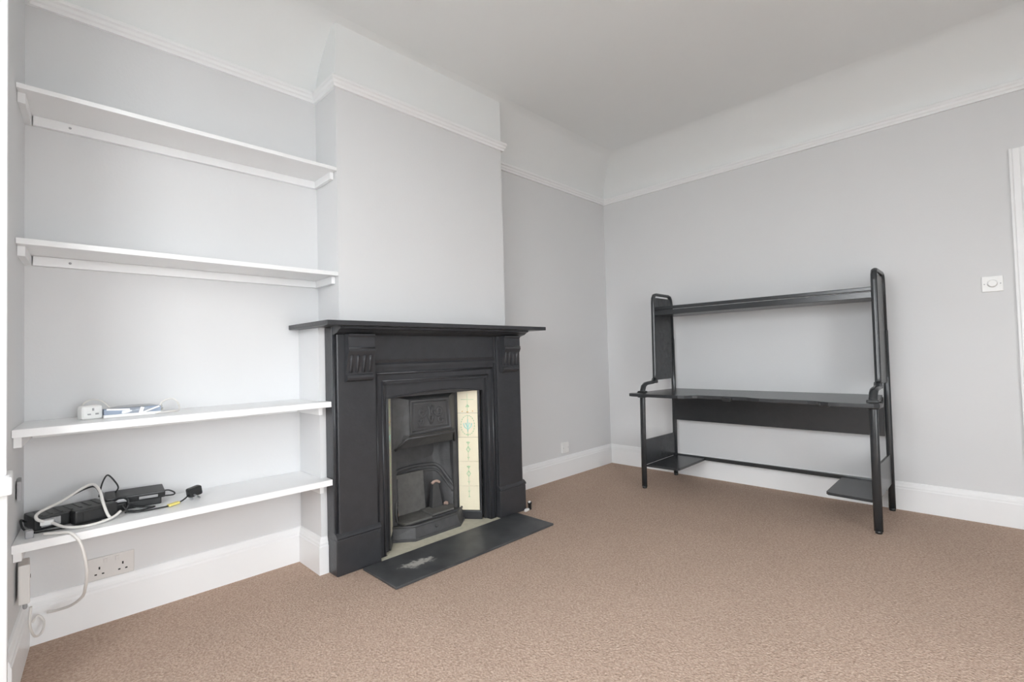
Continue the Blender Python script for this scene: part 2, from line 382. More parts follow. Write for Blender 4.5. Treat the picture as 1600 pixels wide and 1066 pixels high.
# picture rail and skirting boards
RAIL = [(0, ZR0), (0.014, ZR0), (0.016, ZR0 + 0.012), (0.022, ZR0 + 0.018), (0.024, ZR0 + 0.030), (0.031, ZR0 + 0.036), (0.031, ZR1), (0.026, ZR1 + 0.006), (0, ZR1 + 0.006)]
struct(MB().sweep([LB, LA, (0, 0), (0, YF), (1.148, YF), (1.148, 0), (XR, 0), (XR, YB)], RAIL).build('trim_4', GLOSS), 'white picture rail running round all the walls', 'picture rail')
SKIRT = [(0, 0), (0.018, 0), (0.018, 0.128), (0.015, 0.134), (0.015, 0.142), (0.011, 0.150), (0.009, 0.162), (0.006, 0.168), (0, 0.170)]
struct(MB().sweep([LB, LA, (-0.105, 0), (-0.105, YF), (-0.078, YF)], SKIRT).build('baseboard_left', GLOSS), 'white skirting board under the alcove shelves', 'skirting')
struct(MB().sweep([(1.21, YF), (1.225, YF), (1.225, 0), (XR, 0), (XR, DY0 + 0.07)], SKIRT).build('baseboard_right', GLOSS), 'white skirting board behind the desk', 'skirting')

# door and architrave at the right edge
dr = bpy.data.objects.new('door_1', None); scene.collection.objects.link(dr); dr.location = (XR, (DY0 + DY1) / 2, 0); WORLD['door_1'] = Vector(dr.location)
struct(dr, 'white panelled door at the right edge of the picture', 'door')
ARCH = [(0, 0), (0.012, 0), (0.018, 0.006), (0.018, 0.03), (0.013, 0.036), (0.013, 0.06), (0.02, 0.066), (0.02, 0.075), (0, 0.075)]
def arch_leg(y_in, sgn): return [(XR - t, y_in + sgn * w) for t, w in ARCH]
mb = MB(); mb.prism(arch_leg(DY0, 1), 'z', 0, DZ + 0.075); mb.prism(arch_leg(DY1, -1), 'z', 0, DZ + 0.075)
mb.prism([(XR - t, DZ + w) for t, w in ARCH], 'y', DY1 - 0.0, DY0 + 0.0)
mb.build('architrave', GLOSS, dr)
mb = MB(); mb.box(XR + 0.03, XR + 0.07, DY1, DY0, 0.005, DZ); mb.build('door_leaf', GLOSS, dr)
for (y0, y1, z0, z1) in ((-3.03, -2.80, 0.25, 0.85), (-3.36, -3.13, 0.25, 0.85), (-3.03, -2.80, 1.05, 1.85), (-3.36, -3.13, 1.05, 1.85)):
    MB().box(XR + 0.022, XR + 0.032, y0, y1, z0, z1, 0.004).build('door_panel', GLOSS, dr)
MB().lathe([(0.012, 0), (0.012, -0.03), (0.026, -0.04), (0.026, -0.06), (0.012, -0.068)], (XR + 0.03, -2.77, 1.0), 'x').build('door_knob', SILVER, dr)

# ------------------------------------------------------------------ alcove shelves
def shelf(z, th, yf, xr, label, screws=False):
    s = thing('alcove_shelf', (-0.55, yf / 2, z - th), label, 'shelf', 'white shelves in the alcove')
    def xl(y): return LA[0] + (LB[0] - LA[0]) * (y / LB[1])
    if xr > -0.09: xe = 0.0 if yf > -0.25 else -0.106
    poly = [(xl(0) + 0.001, -0.001), (xl(yf) + 0.001, yf), (xr - 0.001, yf), (xr - 0.001, max(yf, YF - 0.002) if yf < -0.25 else -0.001)]
    if yf < -0.25: poly += [(-0.106, YF - 0.002), (-0.106, -0.001)]
    MB().prism(poly, 'z', z - th, z, 0.0012).build('board', GLOSS, s)
    xb = -0.001 if yf > -0.25 else -0.106
    bt = MB().box(xl(0) + 0.022, xb - 0.001, -0.019, -0.001, z - th - 0.036, z - th - 0.0005, 0.001).build('back_batten', GLOSS, s)
    if screws:
        for sx in (-0.973,): MB().lathe([(0.0045, 0.0), (0.0045, -0.0012), (0.002, -0.0014)], (sx, -0.019, z - th - 0.018), 'y', 10).build('screw', GREYP, bt)
    ln = yf + 0.035
    MB().box(xb - 0.019, xb - 0.001, ln, -0.0195, z - th - 0.036, z - th - 0.0005, 0.001).build('side_batten', GLOSS, s)
    mb = MB(); mb.prism([(xl(-0.02) + 0.001, -0.001), (xl(ln) + 0.001, ln), (xl(ln) + 0.021, ln), (xl(-0.02) + 0.021, -0.001)], 'z', z - th - 0.036, z - th - 0.0005, 0.001)
    mb.build('side_batten', GLOSS, s)
shelf(1.966, 0.017, YF - 0.001, 0.0, 'topmost white alcove shelf just below the picture rail', True)
shelf(1.442, 0.020, YF - 0.001, 0.0, 'empty white alcove shelf above mantel height, second from the top', True)
shelf(0.811, 0.026, -0.31, -0.078, 'white alcove shelf carrying the white socket block and blue packet')
shelf(0.447, 0.027, -0.31, -0.078, 'lowest white alcove shelf carrying the black boxes and cables')

# ------------------------------------------------------------------ fireplace surround
XM = 0.562
def mx(x): return 2 * XM - x
fs = thing('fireplace_surround', (XM, -0.28, 0), 'black painted fireplace surround with wide mantel shelf on fluted corbels', 'fireplace')
mant = MB(); mant.prism([(-0.155, -0.001), (-0.155, -0.44), (1.325, -0.44), (1.325, -0.001), (1.150, -0.001), (1.150, YF - 0.001), (-0.002, YF - 0.001), (-0.002, -0.001)], 'z', 1.1635, 1.186, 0.003)
ms = mant.build('mantel_shelf', IRON, fs)
mb = MB()
bed = [(-0.40, 1.163), (-0.40, 1.152), (-0.385, 1.148), (-0.365, 1.135), (-0.345, 1.130), (-0.33, 1.125), (-0.30, 1.125), (-0.30, 1.163)]
mb.prism(bed, 'x', -0.072, mx(-0.072)); mb.build('bed_moulding', IRON, fs)
mb = MB(); mb.box(0.145, mx(0.145), -0.298, -0.240, 0.965, 1.130, 0.002)
mb.build('frieze_board', IRON, fs)
MB().prism([(-0.310, 1.0), (-0.304, 0.985), (-0.312, 0.975), (-0.312, 0.960), (-0.28, 0.960), (-0.28, 1.0)], 'x', 0.150, mx(0.150)).build('frieze_moulding', IRON, fs)
def side(s):
    X = (lambda x: x) if s < 0 else mx
    def bx(a, b, *r): a, b = sorted((X(a), X(b))); return (a, b) + r
    MB().box(*bx(-0.076, 0.152, -0.312, YF - 0.001, 0.0, 1.160, 0.003)).build('jamb', IRON, fs)
    p = MB(); p.box(*bx(-0.058, 0.144, -0.327, -0.311, 0.170, 1.140, 0.005)); p.build('pilaster', IRON, fs)
    MB().tube([(X(-0.066), -0.313, 0.19), (X(-0.066), -0.313, 1.13)], 0.005, 8).build('edge_bead', IRON, fs)
    # plinth with moulded cap
    q = MB(); q.box(*bx(-0.0765, 0.1525, -0.338, YF - 0.001, 0.0, 0.168, 0.006))
    q = q.build('plinth', IRON, fs)
    c = MB(); a, b = sorted((X(-0.0765), X(0.1525)))
    c.prism([(-0.338, 0.168), (-0.342, 0.174), (-0.338, 0.182), (-0.326, 0.192), (-0.312, 0.196), (-0.30, 0.168)], 'x', a, b); c.build('plinth_cap', IRON, q)
    # corbel with scroll profile and flutes
    k = MB(); a, b = sorted((X(-0.020), X(0.117)))
    prof = [(-0.326, 1.128), (-0.376, 1.128), (-0.376, 1.120), (-0.370, 1.112), (-0.370, 1.062), (-0.375, 1.056), (-0.377, 1.046), (-0.372, 1.036), (-0.364, 1.022)]
    prof += [(-0.358, 0.995), (-0.350, 0.970), (-0.346, 0.945), (-0.347, 0.935), (-0.356, 0.930), (-0.358, 0.918), (-0.352, 0.908), (-0.340, 0.902), (-0.326, 0.898)]
    k.prism(prof, 'x', a, b, 0.0); k = k.build('corbel', IRON, fs)
    for j in range(4):
        xx = a + (b - a) * (0.14 + 0.24 * j)
        MB().tube([(xx, -0.363, 1.026), (xx, -0.360, 1.0), (xx, -0.352, 0.972), (xx, -0.3475, 0.944)], 0.0075, 8).build('flute_rib', IRON, k)
    for z in (1.060,):
        MB().tube([(a + 0.002, -0.374, z), (b - 0.002, -0.374, z)], 0.004, 8).build('corbel_bead', IRON, k)
    MB().box(*bx(0.142, 0.205, -0.296, YF + 0.002, 0.0, 0.962, 0.003)).build('slip_stile', IRON, fs)
    MB().tube([(X(0.162), -0.299, 0.0), (X(0.162), -0.299, 0.93)], 0.0065, 8).build('slip_bead', IRON, fs)
    MB().tube([(X(0.196), -0.297, 0.0), (X(0.196), -0.297, 0.89)], 0.005, 8).build('slip_bead', IRON, fs)
side(-1); side(1)
MB().box(0.150, mx(0.150), -0.294, YF + 0.002, 0.872, 0.968, 0.003).build('slip_head', IRON, fs)
MB().tube([(0.162, -0.299, 0.930), (mx(0.162), -0.299, 0.930)], 0.0065, 8).build('slip_bead', IRON, fs)
MB().tube([(0.196, -0.297, 0.890), (mx(0.196), -0.297, 0.890)], 0.005, 8).build('slip_bead', IRON, fs)

# ------------------------------------------------------------------ cast-iron insert with tiled cheeks
fi = thing('fireplace_insert', (XM, -0.18, 0.0), 'cast-iron fireplace insert with canopy hood and cream tiled cheeks', 'fireplace')
IX0, IX1, IZ = 0.228, 0.896, 0.815
mb = MB(); mb.box(0.205, IX0, -0.280, -0.262, 0.012, 0.875, 0.002); mb.box(IX1, mx(0.205), -0.280, -0.262, 0.012, 0.875, 0.002)
# head of the frame with a very shallow arch
N = 14; up = [(IX0 + (IX1 - IX0) * i / N, IZ - 0.018 + 0.022 * math.sin(math.pi * i / N)) for i in range(N + 1)]
mb.prism([(IX0, 0.875)] + up + [(IX1, 0.875)], 'y', -0.280, -0.262); mb.build('frame', IRON, fi)
MB().tube([(IX0 + 0.002, -0.281, 0.02)] + [(u, -0.281, z) for u, z in up] + [(IX1 - 0.002, -0.281, 0.02)], 0.005, 8).build('frame_bead', IRON, fi)
# splayed cheeks
for s in (-1, 1):
    X = (lambda x: x) if s < 0 else mx
    fa, ba = Vector((X(0.239), -0.262)), Vector((X(0.331), -0.140)); d = (ba - fa); W = d.length; d = d.normalized()
    nrm = Vector((-d.y, d.x)); nrm = nrm if nrm.x * s < 0 else -nrm
    ang = math.atan2(d.y, d.x)
    c = (fa + ba) / 2 - nrm * 0.009
    ck = MB(); ck.obox((c.x, c.y, 0.415), (W + 0.004, 0.012, 0.80), rz=ang); 
    e = fa + d * 0.005; ck.obox((e.x, e.y, 0.415), (0.012, 0.018, 0.80), rz=ang, bev=0.003)
    e = ba - d * 0.004; ck.obox((e.x, e.y, 0.415), (0.012, 0.018, 0.80), rz=ang, bev=0.003)
    c2 = (fa + ba) / 2; ck.obox((c2.x, c2.y, 0.033), (W, 0.02, 0.05), rz=ang, bev=0.003)
    ck.build('cheek_frame', IRON, fi)
    tw = W - 0.026
    for k in range(5):
        z0 = 0.062 + k * 0.1485; z1 = z0 + 0.1470; ctr = (fa + ba) / 2 + nrm * 0.0015
        t = MB()
        if k < 4: t.obox((ctr.x, ctr.y, (z0 + z1) / 2), (tw, 0.009, z1 - z0), rz=ang, bev=0.0012)
        else:
            b = bmesh.new(); t.obox((ctr.x, ctr.y, (z0 + z1) / 2), (tw, 0.009, z1 - z0), rz=ang, bev=0.0012); b.free()
        tile = t.build('tile', CREAM, fi)
        base = ctr + nrm * 0.0047
        def P(u, z, h=0.0): q = base + d * u + nrm * h; return (q.x, q.y, z)
        def stroke(pts, w, mb): mb.tube([P(u, z) for u, z in pts], w, 6, flat=(nrm.x, nrm.y, 0), r2=0.0006)
        g = MB(); zc = (z0 + z1) / 2
        if k in (1, 2):
            stroke([(-0.011, z1 - 0.030), (0.011, z1 - 0.030)], 0.0028, g); stroke([(0, z1 - 0.024), (0, z0 + 0.006)], 0.0012, g)
            stroke([(-0.008, z1 - 0.030), (0, z1 - 0.044), (0.008, z1 - 0.030)], 0.0022, g)
            stroke([(0, zc + 0.018), (0.011, zc), (0, zc - 0.018), (-0.011, zc), (0, zc + 0.018)], 0.0028, g)
            stroke([(-0.007, zc - 0.046), (0, zc - 0.056), (0.007, zc - 0.046)], 0.0016, g)
            g.build('painted_motif', TGREEN, tile)
        elif k == 0:
            stroke([(0, z1 - 0.004), (0, zc + 0.010)], 0.0012, g); stroke([(-0.006, zc + 0.045), (0, zc + 0.035), (0.006, zc + 0.045)], 0.0016, g)
            stroke([(-0.005, zc + 0.006), (0, zc + 0.014), (0.005, zc + 0.006), (-0.005, zc + 0.006)], 0.0016, g); g.build('painted_motif', TGREEN, tile)
        elif k == 3:
            for j in range(22):
                a0, a1 = 2 * math.pi * j / 22, 2 * math.pi * (j + 0.6) / 22
                stroke([(0.043 * math.cos(a0), zc + 0.060 * math.sin(a0)), (0.043 * math.cos(a1), zc + 0.060 * math.sin(a1))], 0.0024, g)
            stroke([(0, zc + 0.060), (0, z0 + 0.004)], 0.0013, g); stroke([(-0.006, z0 + 0.02), (0, z0 + 0.008), (0.006, z0 + 0.02)], 0.002, g)
            g.build('painted_motif', TGREEN, tile)
            g = MB()
            stroke([(-0.026, zc + 0.012), (-0.020, zc - 0.010), (0, zc - 0.026), (0.020, zc - 0.010), (0.026, zc + 0.012)], 0.0035, g)
            stroke([(-0.012, zc + 0.014), (0, zc - 0.022), (0.012, zc + 0.014)], 0.0045, g); stroke([(0, zc + 0.036), (0, zc - 0.04)], 0.003, g)
            g.build('painted_motif', TTEAL, tile)
        else:
            stroke([(-0.040, zc + 0.010), (0.040, zc + 0.010)], 0.0012, g); stroke([(0, zc + 0.045), (0, z0 + 0.008)], 0.0013, g)
            stroke([(-0.010, zc - 0.034), (0, zc - 0.022), (0.010, zc - 0.034), (-0.010, zc - 0.034)], 0.004, g); g.build('painted_motif', TGREEN, tile)
            for pts in ([(-0.036, z0 + 0.010), (-0.030, z0 + 0.014)], [(0.030, z0 + 0.012), (0.036, z0 + 0.008)], [(-0.006, z0 + 0.006), (0.006, z0 + 0.006)]):
                g = MB(); stroke(pts, 0.003, g); g.build('painted_dot', TOCHRE, tile)
# inner plate with arched fire opening
px0, px1 = 0.331, mx(0.331)
ox0, ox1 = 0.362, mx(0.362)
mb = MB(); mb.box(px0, ox0, -0.146, -0.130, 0.012, 0.83); mb.box(ox1, px1, -0.146, -0.130, 0.012, 0.83); mb.box(ox0, ox1, -0.146, -0.130, 0.50, 0.83)
mb.build('inner_plate', IRON2, fi)
# head piece closing the top between frame and hood
mb = MB(); mb.hexa([(IX0, -0.262, IZ - 0.018), (IX1, -0.262, IZ - 0.018), (px1, -0.13, IZ - 0.03), (px0, -0.13, IZ - 0.03)], [(IX0, -0.262, 0.86), (IX1, -0.262, 0.86), (px1, -0.13, 0.86), (px0, -0.13, 0.86)])
mb.build('top_plate', IRON2, fi)
# canopy hood
h = MB()
base_ = [(0.345, -0.146, 0.792), (mx(0.345), -0.146, 0.792), (mx(0.345), -0.146, 0.496), (0.345, -0.146, 0.496)]
front = [(0.418, -0.192, 0.772), (mx(0.418), -0.192, 0.772), (mx(0.412), -0.205, 0.566), (0.412, -0.205, 0.566)]
h.hexa(base_, front); hood = h.build('hood', IRON2, fi)
r = MB(); q = [Vector(p) for p in front]
def HF(u, v, out=0.0):
    a = q[3].lerp(q[2], u); b = q[0].lerp(q[1], u); p = a.lerp(b, v); return (p.x, p.y - out, p.z)
r.tube([HF(.04, .10), HF(.96, .10), HF(.96, .95), HF(.04, .95)], 0.010, 8, closed=True)
r.tube([HF(.12, .20), HF(.88, .20), HF(.88, .87), HF(.12, .87)], 0.006, 8, closed=True); r.build('panel_border', IRON2, hood)
r = MB()
def spiral(cu, cv, sx, sy, turns=1.4, a0=0.0, dirn=1):
    return [HF(cu + sx * (1 - t) * math.cos(a0 + dirn * t * turns * 2 * math.pi), cv + sy * (1 - t) * math.sin(a0 + dirn * t * turns * 2 * math.pi), 0.001) for t in [i / 18 for i in range(18)]]
for sg in (-1, 1):
    r.tube(spiral(0.5 + sg * 0.20, 0.62, 0.11, 0.17, 1.3, math.pi if sg > 0 else 0, sg), 0.0075, 8)
    r.tube(spiral(0.5 + sg * 0.22, 0.38, 0.08, 0.12, 1.2, 0 if sg > 0 else math.pi, -sg), 0.0065, 8)
    r.tube([HF(.5, .28, .001), HF(.5 + sg * .05, .45, .002), HF(.5 + sg * .02, .62, .002), HF(.5 + sg * .06, .78, .001)], 0.0075, 8)
r.lathe([(0.016, 0.0), (0.014, -0.006), (0.006, -0.010)], HF(.5, .52), 'y', 12)
r.build('scroll_relief', IRON2, hood)
MB().hexa([(0.400, -0.196, 0.545), (mx(0.400), -0.196, 0.545), (mx(0.365), -0.146, 0.528), (0.365, -0.146, 0.528)], [(0.402, -0.222, 0.575), (mx(0.402), -0.222, 0.575), (mx(0.380), -0.146, 0.575), (0.380, -0.146, 0.575)]).build('hood_lip', IRON2, hood)
MB().tube([(0.355, -0.150, 0.492), (0.396, -0.206, 0.558), (mx(0.396), -0.206, 0.558), (mx(0.355), -0.150, 0.492)], 0.007, 8).build('hood_bead', IRON2, hood)
# fire chamber: splayed back with an arched ridge
ridge = smooth_path([(0.352, -0.132, 0.215), (0.372, -0.100, 0.262), (0.400, -0.055, 0.325), (0.440, -0.028, 0.345), (0.562, -0.020, 0.352), (0.684, -0.028, 0.345), (0.724, -0.055, 0.325), (0.752, -0.100, 0.262), (0.772, -0.132, 0.215)], 5)
bk = MB()
bk.strip([[(p.x, p.y, p.z) for p in ridge], [(p.x * 0.94 + XM * 0.06, p.y - 0.012, 0.20 if p.z > 0.2 else p.z) for p in ridge], [(p.x * 0.90 + XM * 0.1, p.y - 0.018, 0.06) for p in ridge]], smooth=True)
bk.build('fireback', IRON2, fi)
MB().tube(ridge, 0.011, 10).build('ridge', IRON2, fi)
rg2 = [Vector((XM + (p.x - XM) * 0.93, p.y - 0.010, p.z - 0.030)) for p in ridge]
MB().tube(rg2, 0.007, 8).build('ridge', IRON2, fi)
mb = MB(); mb.strip([[(p.x, p.y, p.z) for p in ridge], [(p.x, min(p.y + 0.03, -0.004), 0.42 if p.z > 0.3 else p.z + 0.15) for p in ridge], [(p.x, min(p.y + 0.03, -0.004), 0.86) for p in ridge]], smooth=True)
mb.box(0.34, mx(0.34), -0.012, -0.004, 0.02, 0.90); mb.box(0.335, 0.352, -0.132, -0.006, 0.02, 0.9); mb.box(mx(0.352), mx(0.335), -0.132, -0.006, 0.02, 0.9)
mb.build('fire_chamber', IRON2, fi)
MB().obox((0.500, -0.062, 0.215), (0.20, 0.012, 0.23), rx=-0.08, bev=0.004).build('back_plate', ASH, fi)
# grate bed: two flaps and a front apron
MB().prism([(0.370, -0.215), (0.548, -0.215), (0.548, -0.075), (0.395, -0.075), (0.362, -0.140)], 'z', 0.090, 0.101, 0.0015).build('grate_flap', ASH, fi)
MB().prism([(0.558, -0.205), (0.712, -0.205), (0.765, -0.140), (0.730, -0.075), (0.558, -0.075)], 'z', 0.094, 0.106, 0.0015).build('grate_flap', ASH, fi)
b0 = [(0.290, -0.165), (0.405, -0.258), (mx(0.405), -0.258), (mx(0.290), -0.165), (mx(0.33), -0.12), (0.33, -0.12)]
b1 = [(0.312, -0.160), (0.418, -0.238), (mx(0.418), -0.238), (mx(0.312), -0.160), (mx(0.34), -0.12), (0.34, -0.12)]
mb = MB(); mb.hexa([(x, y, 0.006) for x, y in b0], [(x, y, 0.020) for x, y in b0]); mb.hexa([(XM + (x - XM) * .985, y + 0.004, 0.020) for x, y in b0], [(x, y, 0.078) for x, y in b1])
ap = mb.build('apron', IRON2, fi)
MB().tube([(x, y, 0.080) for x, y in b1[:4]], 0.0065, 8).build('apron_rim', IRON2, ap)
MB().lathe([(0.009, 0.0), (0.009, -0.004), (0.004, -0.006)], (XM - 0.01, -0.2475, 0.052), 'y', 12).build('apron_stud', IRON2, ap)
MB().prism([(0.362, -0.135), (0.562 - 0.19, -0.2), (mx(0.372), -0.2), (mx(0.362), -0.135), (mx(0.38), -0.03), (0.38, -0.03)], 'z', 0.045, 0.088).build('grate_bed', IRON2, fi)
MB().tube([(0.356, -0.155, 0.10), (0.352, -0.150, 0.16), (0.356, -0.146, 0.20), (0.366, -0.142, 0.225)], 0.007, 8).build('grate_bracket', IRON2, fi)
# rubble in the grate
tag(MB().hexa([(0.618, -0.118, 0.1065), (0.700, -0.112, 0.1065), (0.706, -0.078, 0.1065), (0.622, -0.080, 0.1065)], [(0.632, -0.113, 0.252), (0.676, -0.106, 0.240), (0.682, -0.084, 0.225), (0.634, -0.086, 0.238)]).build('broken_firebrick', IRON2), 'sooty wedge-shaped broken firebrick standing in the grate', 'rubble')
tag(MB().tube(smooth_path([(0.622, -0.112, 0.250), (0.638, -0.112, 0.259), (0.662, -0.108, 0.258), (0.684, -0.104, 0.246)], 4), 0.008, 8).build('clay_fragment', BRICKP), 'pale curved clay fragment lying on the broken firebrick', 'rubble')
tag(MB().blob((0.715, -0.125, 0.117), (0.014, 0.012, 0.011), 8, 0.3).build('brick_crumb', BRICKP), 'pinkish brick crumb on the right grate flap', 'rubble')
tag(MB().blob((0.385, -0.100, 0.118), (0.012, 0.012, 0.017), 5, 0.3).build('brick_crumb', BRICKP), 'pinkish brick crumb on the left grate flap', 'rubble')

# hearth
tag(MB().prism([(0.042, -0.356), (0.042, -0.648), (1.096, -0.654), (1.096, -0.352)], 'z', 0.001, 0.013, 0.003).build('hearth_slab', SLATE), 'dark slate hearth slab with a pale plaster stain', 'hearth')
tag(MB().prism([(0.155, -0.352), (0.155, -0.3065), (0.2065, -0.3065), (0.2065, -0.13), (mx(0.2065), -0.13), (mx(0.2065), -0.3065), (mx(0.155), -0.3065), (mx(0.155), -0.351)], 'z', 0.0005, 0.006, 0.0005).build('hearth_screed', SCREED), 'cream screed strip between hearth slab and grate apron', 'hearth')
g = thing('gas_pipe_stub', (1.225, -0.345, 0), 'dark capped pipe stub beside the right plinth of the fireplace', 'pipe')
MB().lathe([(0.011, 0.0), (0.011, 0.035), (0.014, 0.036), (0.014, 0.046), (0.008, 0.050)], (1.225, -0.345, 0.0), 'z', 14).build('pipe', BLACKP, g)
MB().blob((1.214, -0.352, 0.052), (0.010, 0.009, 0.007), 4, 0.25).build('cap', PLAST2, g)
tag(MB().blob((1.180, -0.357, 0.008), (0.022, 0.011, 0.009), 6, 0.35).build('plaster_chunk', PLAST2), 'dirty white plaster chunk at the foot of the right plinth', 'rubble')

# ------------------------------------------------------------------ desk
DL, DRY = -0.660, -2.052
dk = thing('desk', (2.40, (DL + DRY) / 2, 0), 'black computer desk with tubular end frames and a raised top shelf', 'desk')
for y, sg in ((DL, 1), (DRY, -1)):
    # lower front leg swept up and back into the narrower upper loop
    low = [(2.135, 0.012), (2.140, 0.40), (2.146, 0.66), (2.150, 0.715), (2.166, 0.748), (2.196, 0.764), (2.240, 0.768), (2.300, 0.770), (2.322, 0.778), (2.336, 0.795), (2.340, 0.830),
           (2.345, 1.10), (2.349, 1.385), (2.354, 1.420), (2.370, 1.443), (2.400, 1.450), (2.590, 1.450), (2.620, 1.443), (2.636, 1.420), (2.642, 1.385), (2.646, 1.10), (2.646, 0.70), (2.640, 0.35), (2.634, 0.012)]
    rb = MB(); pts = [(x, y, z) for x, z in low]
    rb.tube(pts[:10], 0.0135, 14, flat=(0, 1, 0), r2=0.021)
    rb.build('front_leg', TUBE, dk)
    rb = MB(); rb.tube(pts[8:21], 0.0120, 14, flat=(0, 1, 0), r2=0.016); rb.build('upper_loop', TUBE, dk)
    rb = MB(); rb.tube(pts[20:], 0.0135, 14, flat=(0, 1, 0), r2=0.018); rb.build('back_leg', TUBE, dk)
    for x, z in (low[0], low[-1]):
        MB().lathe([(0.0150, 0.0), (0.0165, 0.002), (0.0165, 0.014), (0.014, 0.016)], (x, y, 0.0), 'z', 16).build('foot', BLACKP, dk)
    MB().prism([(2.355, 0.800), (2.372, 0.784), (2.635, 0.784), (2.637, 1.36), (2.615, 1.425), (2.378, 1.425), (2.360, 1.39)], 'y', y - 0.006, y + 0.006, 0.001).build('upper_side_panel', DESK, dk)
    MB().prism([(2.150, 0.168), (2.632, 0.168), (2.640, 0.345), (2.155, 0.352)], 'y', y - 0.006, y + 0.006, 0.001).build('lower_side_panel', DESK, dk)
    ys = sorted((y - sg * 0.01, y - sg * 0.245))
    MB().prism([(2.158, y - sg * 0.008), (2.175, y - sg * 0.235), (2.195, y - sg * 0.248), (2.640, y - sg * 0.250), (2.640, y - sg * 0.008)], 'z', 0.152, 0.168, 0.002).build('lower_shelf', DESK, dk)
    # clamp that carries the desktop on the leg
    MB().obox((2.146, y, 0.690), (0.052, 0.058, 0.050), bev=0.008).build('clamp', BLACKP, dk)
    MB().lathe([(0.016, 0.0), (0.016, sg * 0.012), (0.010, sg * 0.016)], (2.146, y + sg * 0.028, 0.690), 'y', 14).build('clamp_knob', BLACKP, dk)
    MB().obox((2.338, y, 0.775), (0.032, 0.040, 0.026), bev=0.006).build('collar', BLACKP, dk)
def arc(cx, cy, r, a0, a1, n=6): return [(cx + r * math.cos(math.radians(a0 + (a1 - a0) * i / n)), cy + r * math.sin(math.radians(a0 + (a1 - a0) * i / n))) for i in range(n + 1)]
front_edge = [(2.075, DL + 0.052), (2.035, DL + 0.045), (2.020, DL + 0.015), (2.016, DL - 0.10), (2.010, -0.96), (2.012, -1.00), (2.030, -1.04), (2.075, -1.075), (2.092, -1.10), (2.096, -1.14),
              (2.098, -1.36), (2.094, -1.42), (2.072, -1.46), (2.060, -1.50), (2.058, -1.60), (2.058, -1.76), (2.052, -1.80), (2.030, -1.83), (2.012, -1.87), (2.008, -1.92), (2.010, DRY - 0.02), (2.03, DRY - 0.045), (2.075, DRY - 0.052)]
MB().prism(front_edge + [(2.10, DRY - 0.03), (2.62, DRY + 0.022), (2.62, DL - 0.022), (2.10, DL + 0.03)], 'z', 0.682, 0.704, 0.003).build('desktop', DESK, dk)
for c in ((2.080, -1.30), (2.045, -1.845)):
    MB().obox((c[0], c[1], 0.686), (0.03, 0.055, 0.022), bev=0.006).build('cable_clip', BLACKP, dk)
MB().box(2.612, 2.626, DRY + 0.018, DL - 0.018, 0.452, 0.690, 0.001).build('back_panel', DESK, dk)
MB().box(2.628, 2.650, DRY + 0.01, DL - 0.01, 0.150, 0.176, 0.003).build('rear_rail', TUBE, dk)
ts = MB().box(2.362, 2.630, DRY + 0.007, DL - 0.007, 1.284, 1.300, 0.001).build('top_shelf', DESK, dk)
MB().box(2.350, 2.364, DRY + 0.007, DL - 0.007, 1.284, 1.322, 0.003).build('shelf_lip', TUBE, ts)
MB().box(2.356, 2.372, DRY + 0.007, DL - 0.007, 1.326, 1.350, 0.004).build('shelf_rail', TUBE, ts)
MB().box(2.618, 2.634, DRY + 0.007, DL - 0.007, 1.300, 1.345, 0.003).build('shelf_back_lip', TUBE, ts)

# ------------------------------------------------------------------ wall fittings
# dimmer switch by the door
sw = thing('light_switch', (XR, -2.535, 1.29), 'white dimmer light switch on the wall beside the door', 'light switch')
MB().box(XR - 0.010, XR - 0.0005, -2.578, -2.492, 1.291, 1.377, 0.003).build('plate', PLAST, sw)
MB().lathe([(0.021, 0.0), (0.021, -0.010), (0.0195, -0.016), (0.015, -0.0175)], (XR - 0.010, -2.535, 1.336), 'x', 24).build('dimmer_knob', PLAST, sw)
for yy in (-2.567, -2.503): MB().lathe([(0.003, 0.0), (0.003, -0.0012)], (XR - 0.010, yy, 1.334), 'x', 8).build('screw', GREYP, sw)
# double socket in the alcove
so = thing('double_socket', (-0.852, 0, 0.16), 'cream double wall socket under the lowest alcove shelf', 'socket')
MB().box(-0.925, -0.779, -0.009, -0.0005, 0.170, 0.256, 0.003).build('plate', PLAST2, so)
for cx in (-0.888, -0.816):
    for dx, dz, w, h in ((0, 0.017, 0.005, 0.010), (-0.011, -0.006, 0.0075, 0.005), (0.011, -0.006, 0.0075, 0.005)):
        MB().box(cx + dx - w / 2, cx + dx + w / 2, -0.0098, -0.0088, 0.198 + dz - h / 2, 0.198 + dz + h / 2).build('pin_slot', DARKH, so)
    MB().obox((cx + (0.018 if cx < -0.85 else -0.018), -0.010, 0.240), (0.011, 0.005, 0.017), rx=0.12, bev=0.0015).build('rocker', PLAST2, so)
# single socket in the right recess
ss = thing('blank_plate', (2.022, 0, 0.19), 'small white wall plate above the skirting right of the fireplace', 'wall plate')
MB().box(1.981, 2.064, -0.018, -0.0005, 0.197, 0.280, 0.003).build('plate', PLAST, ss)
for xx in (1.992, 2.053): MB().lathe([(0.003, 0.0), (0.003, -0.001)], (xx, -0.018, 0.238), 'y', 8).build('screw', GREYP, ss)
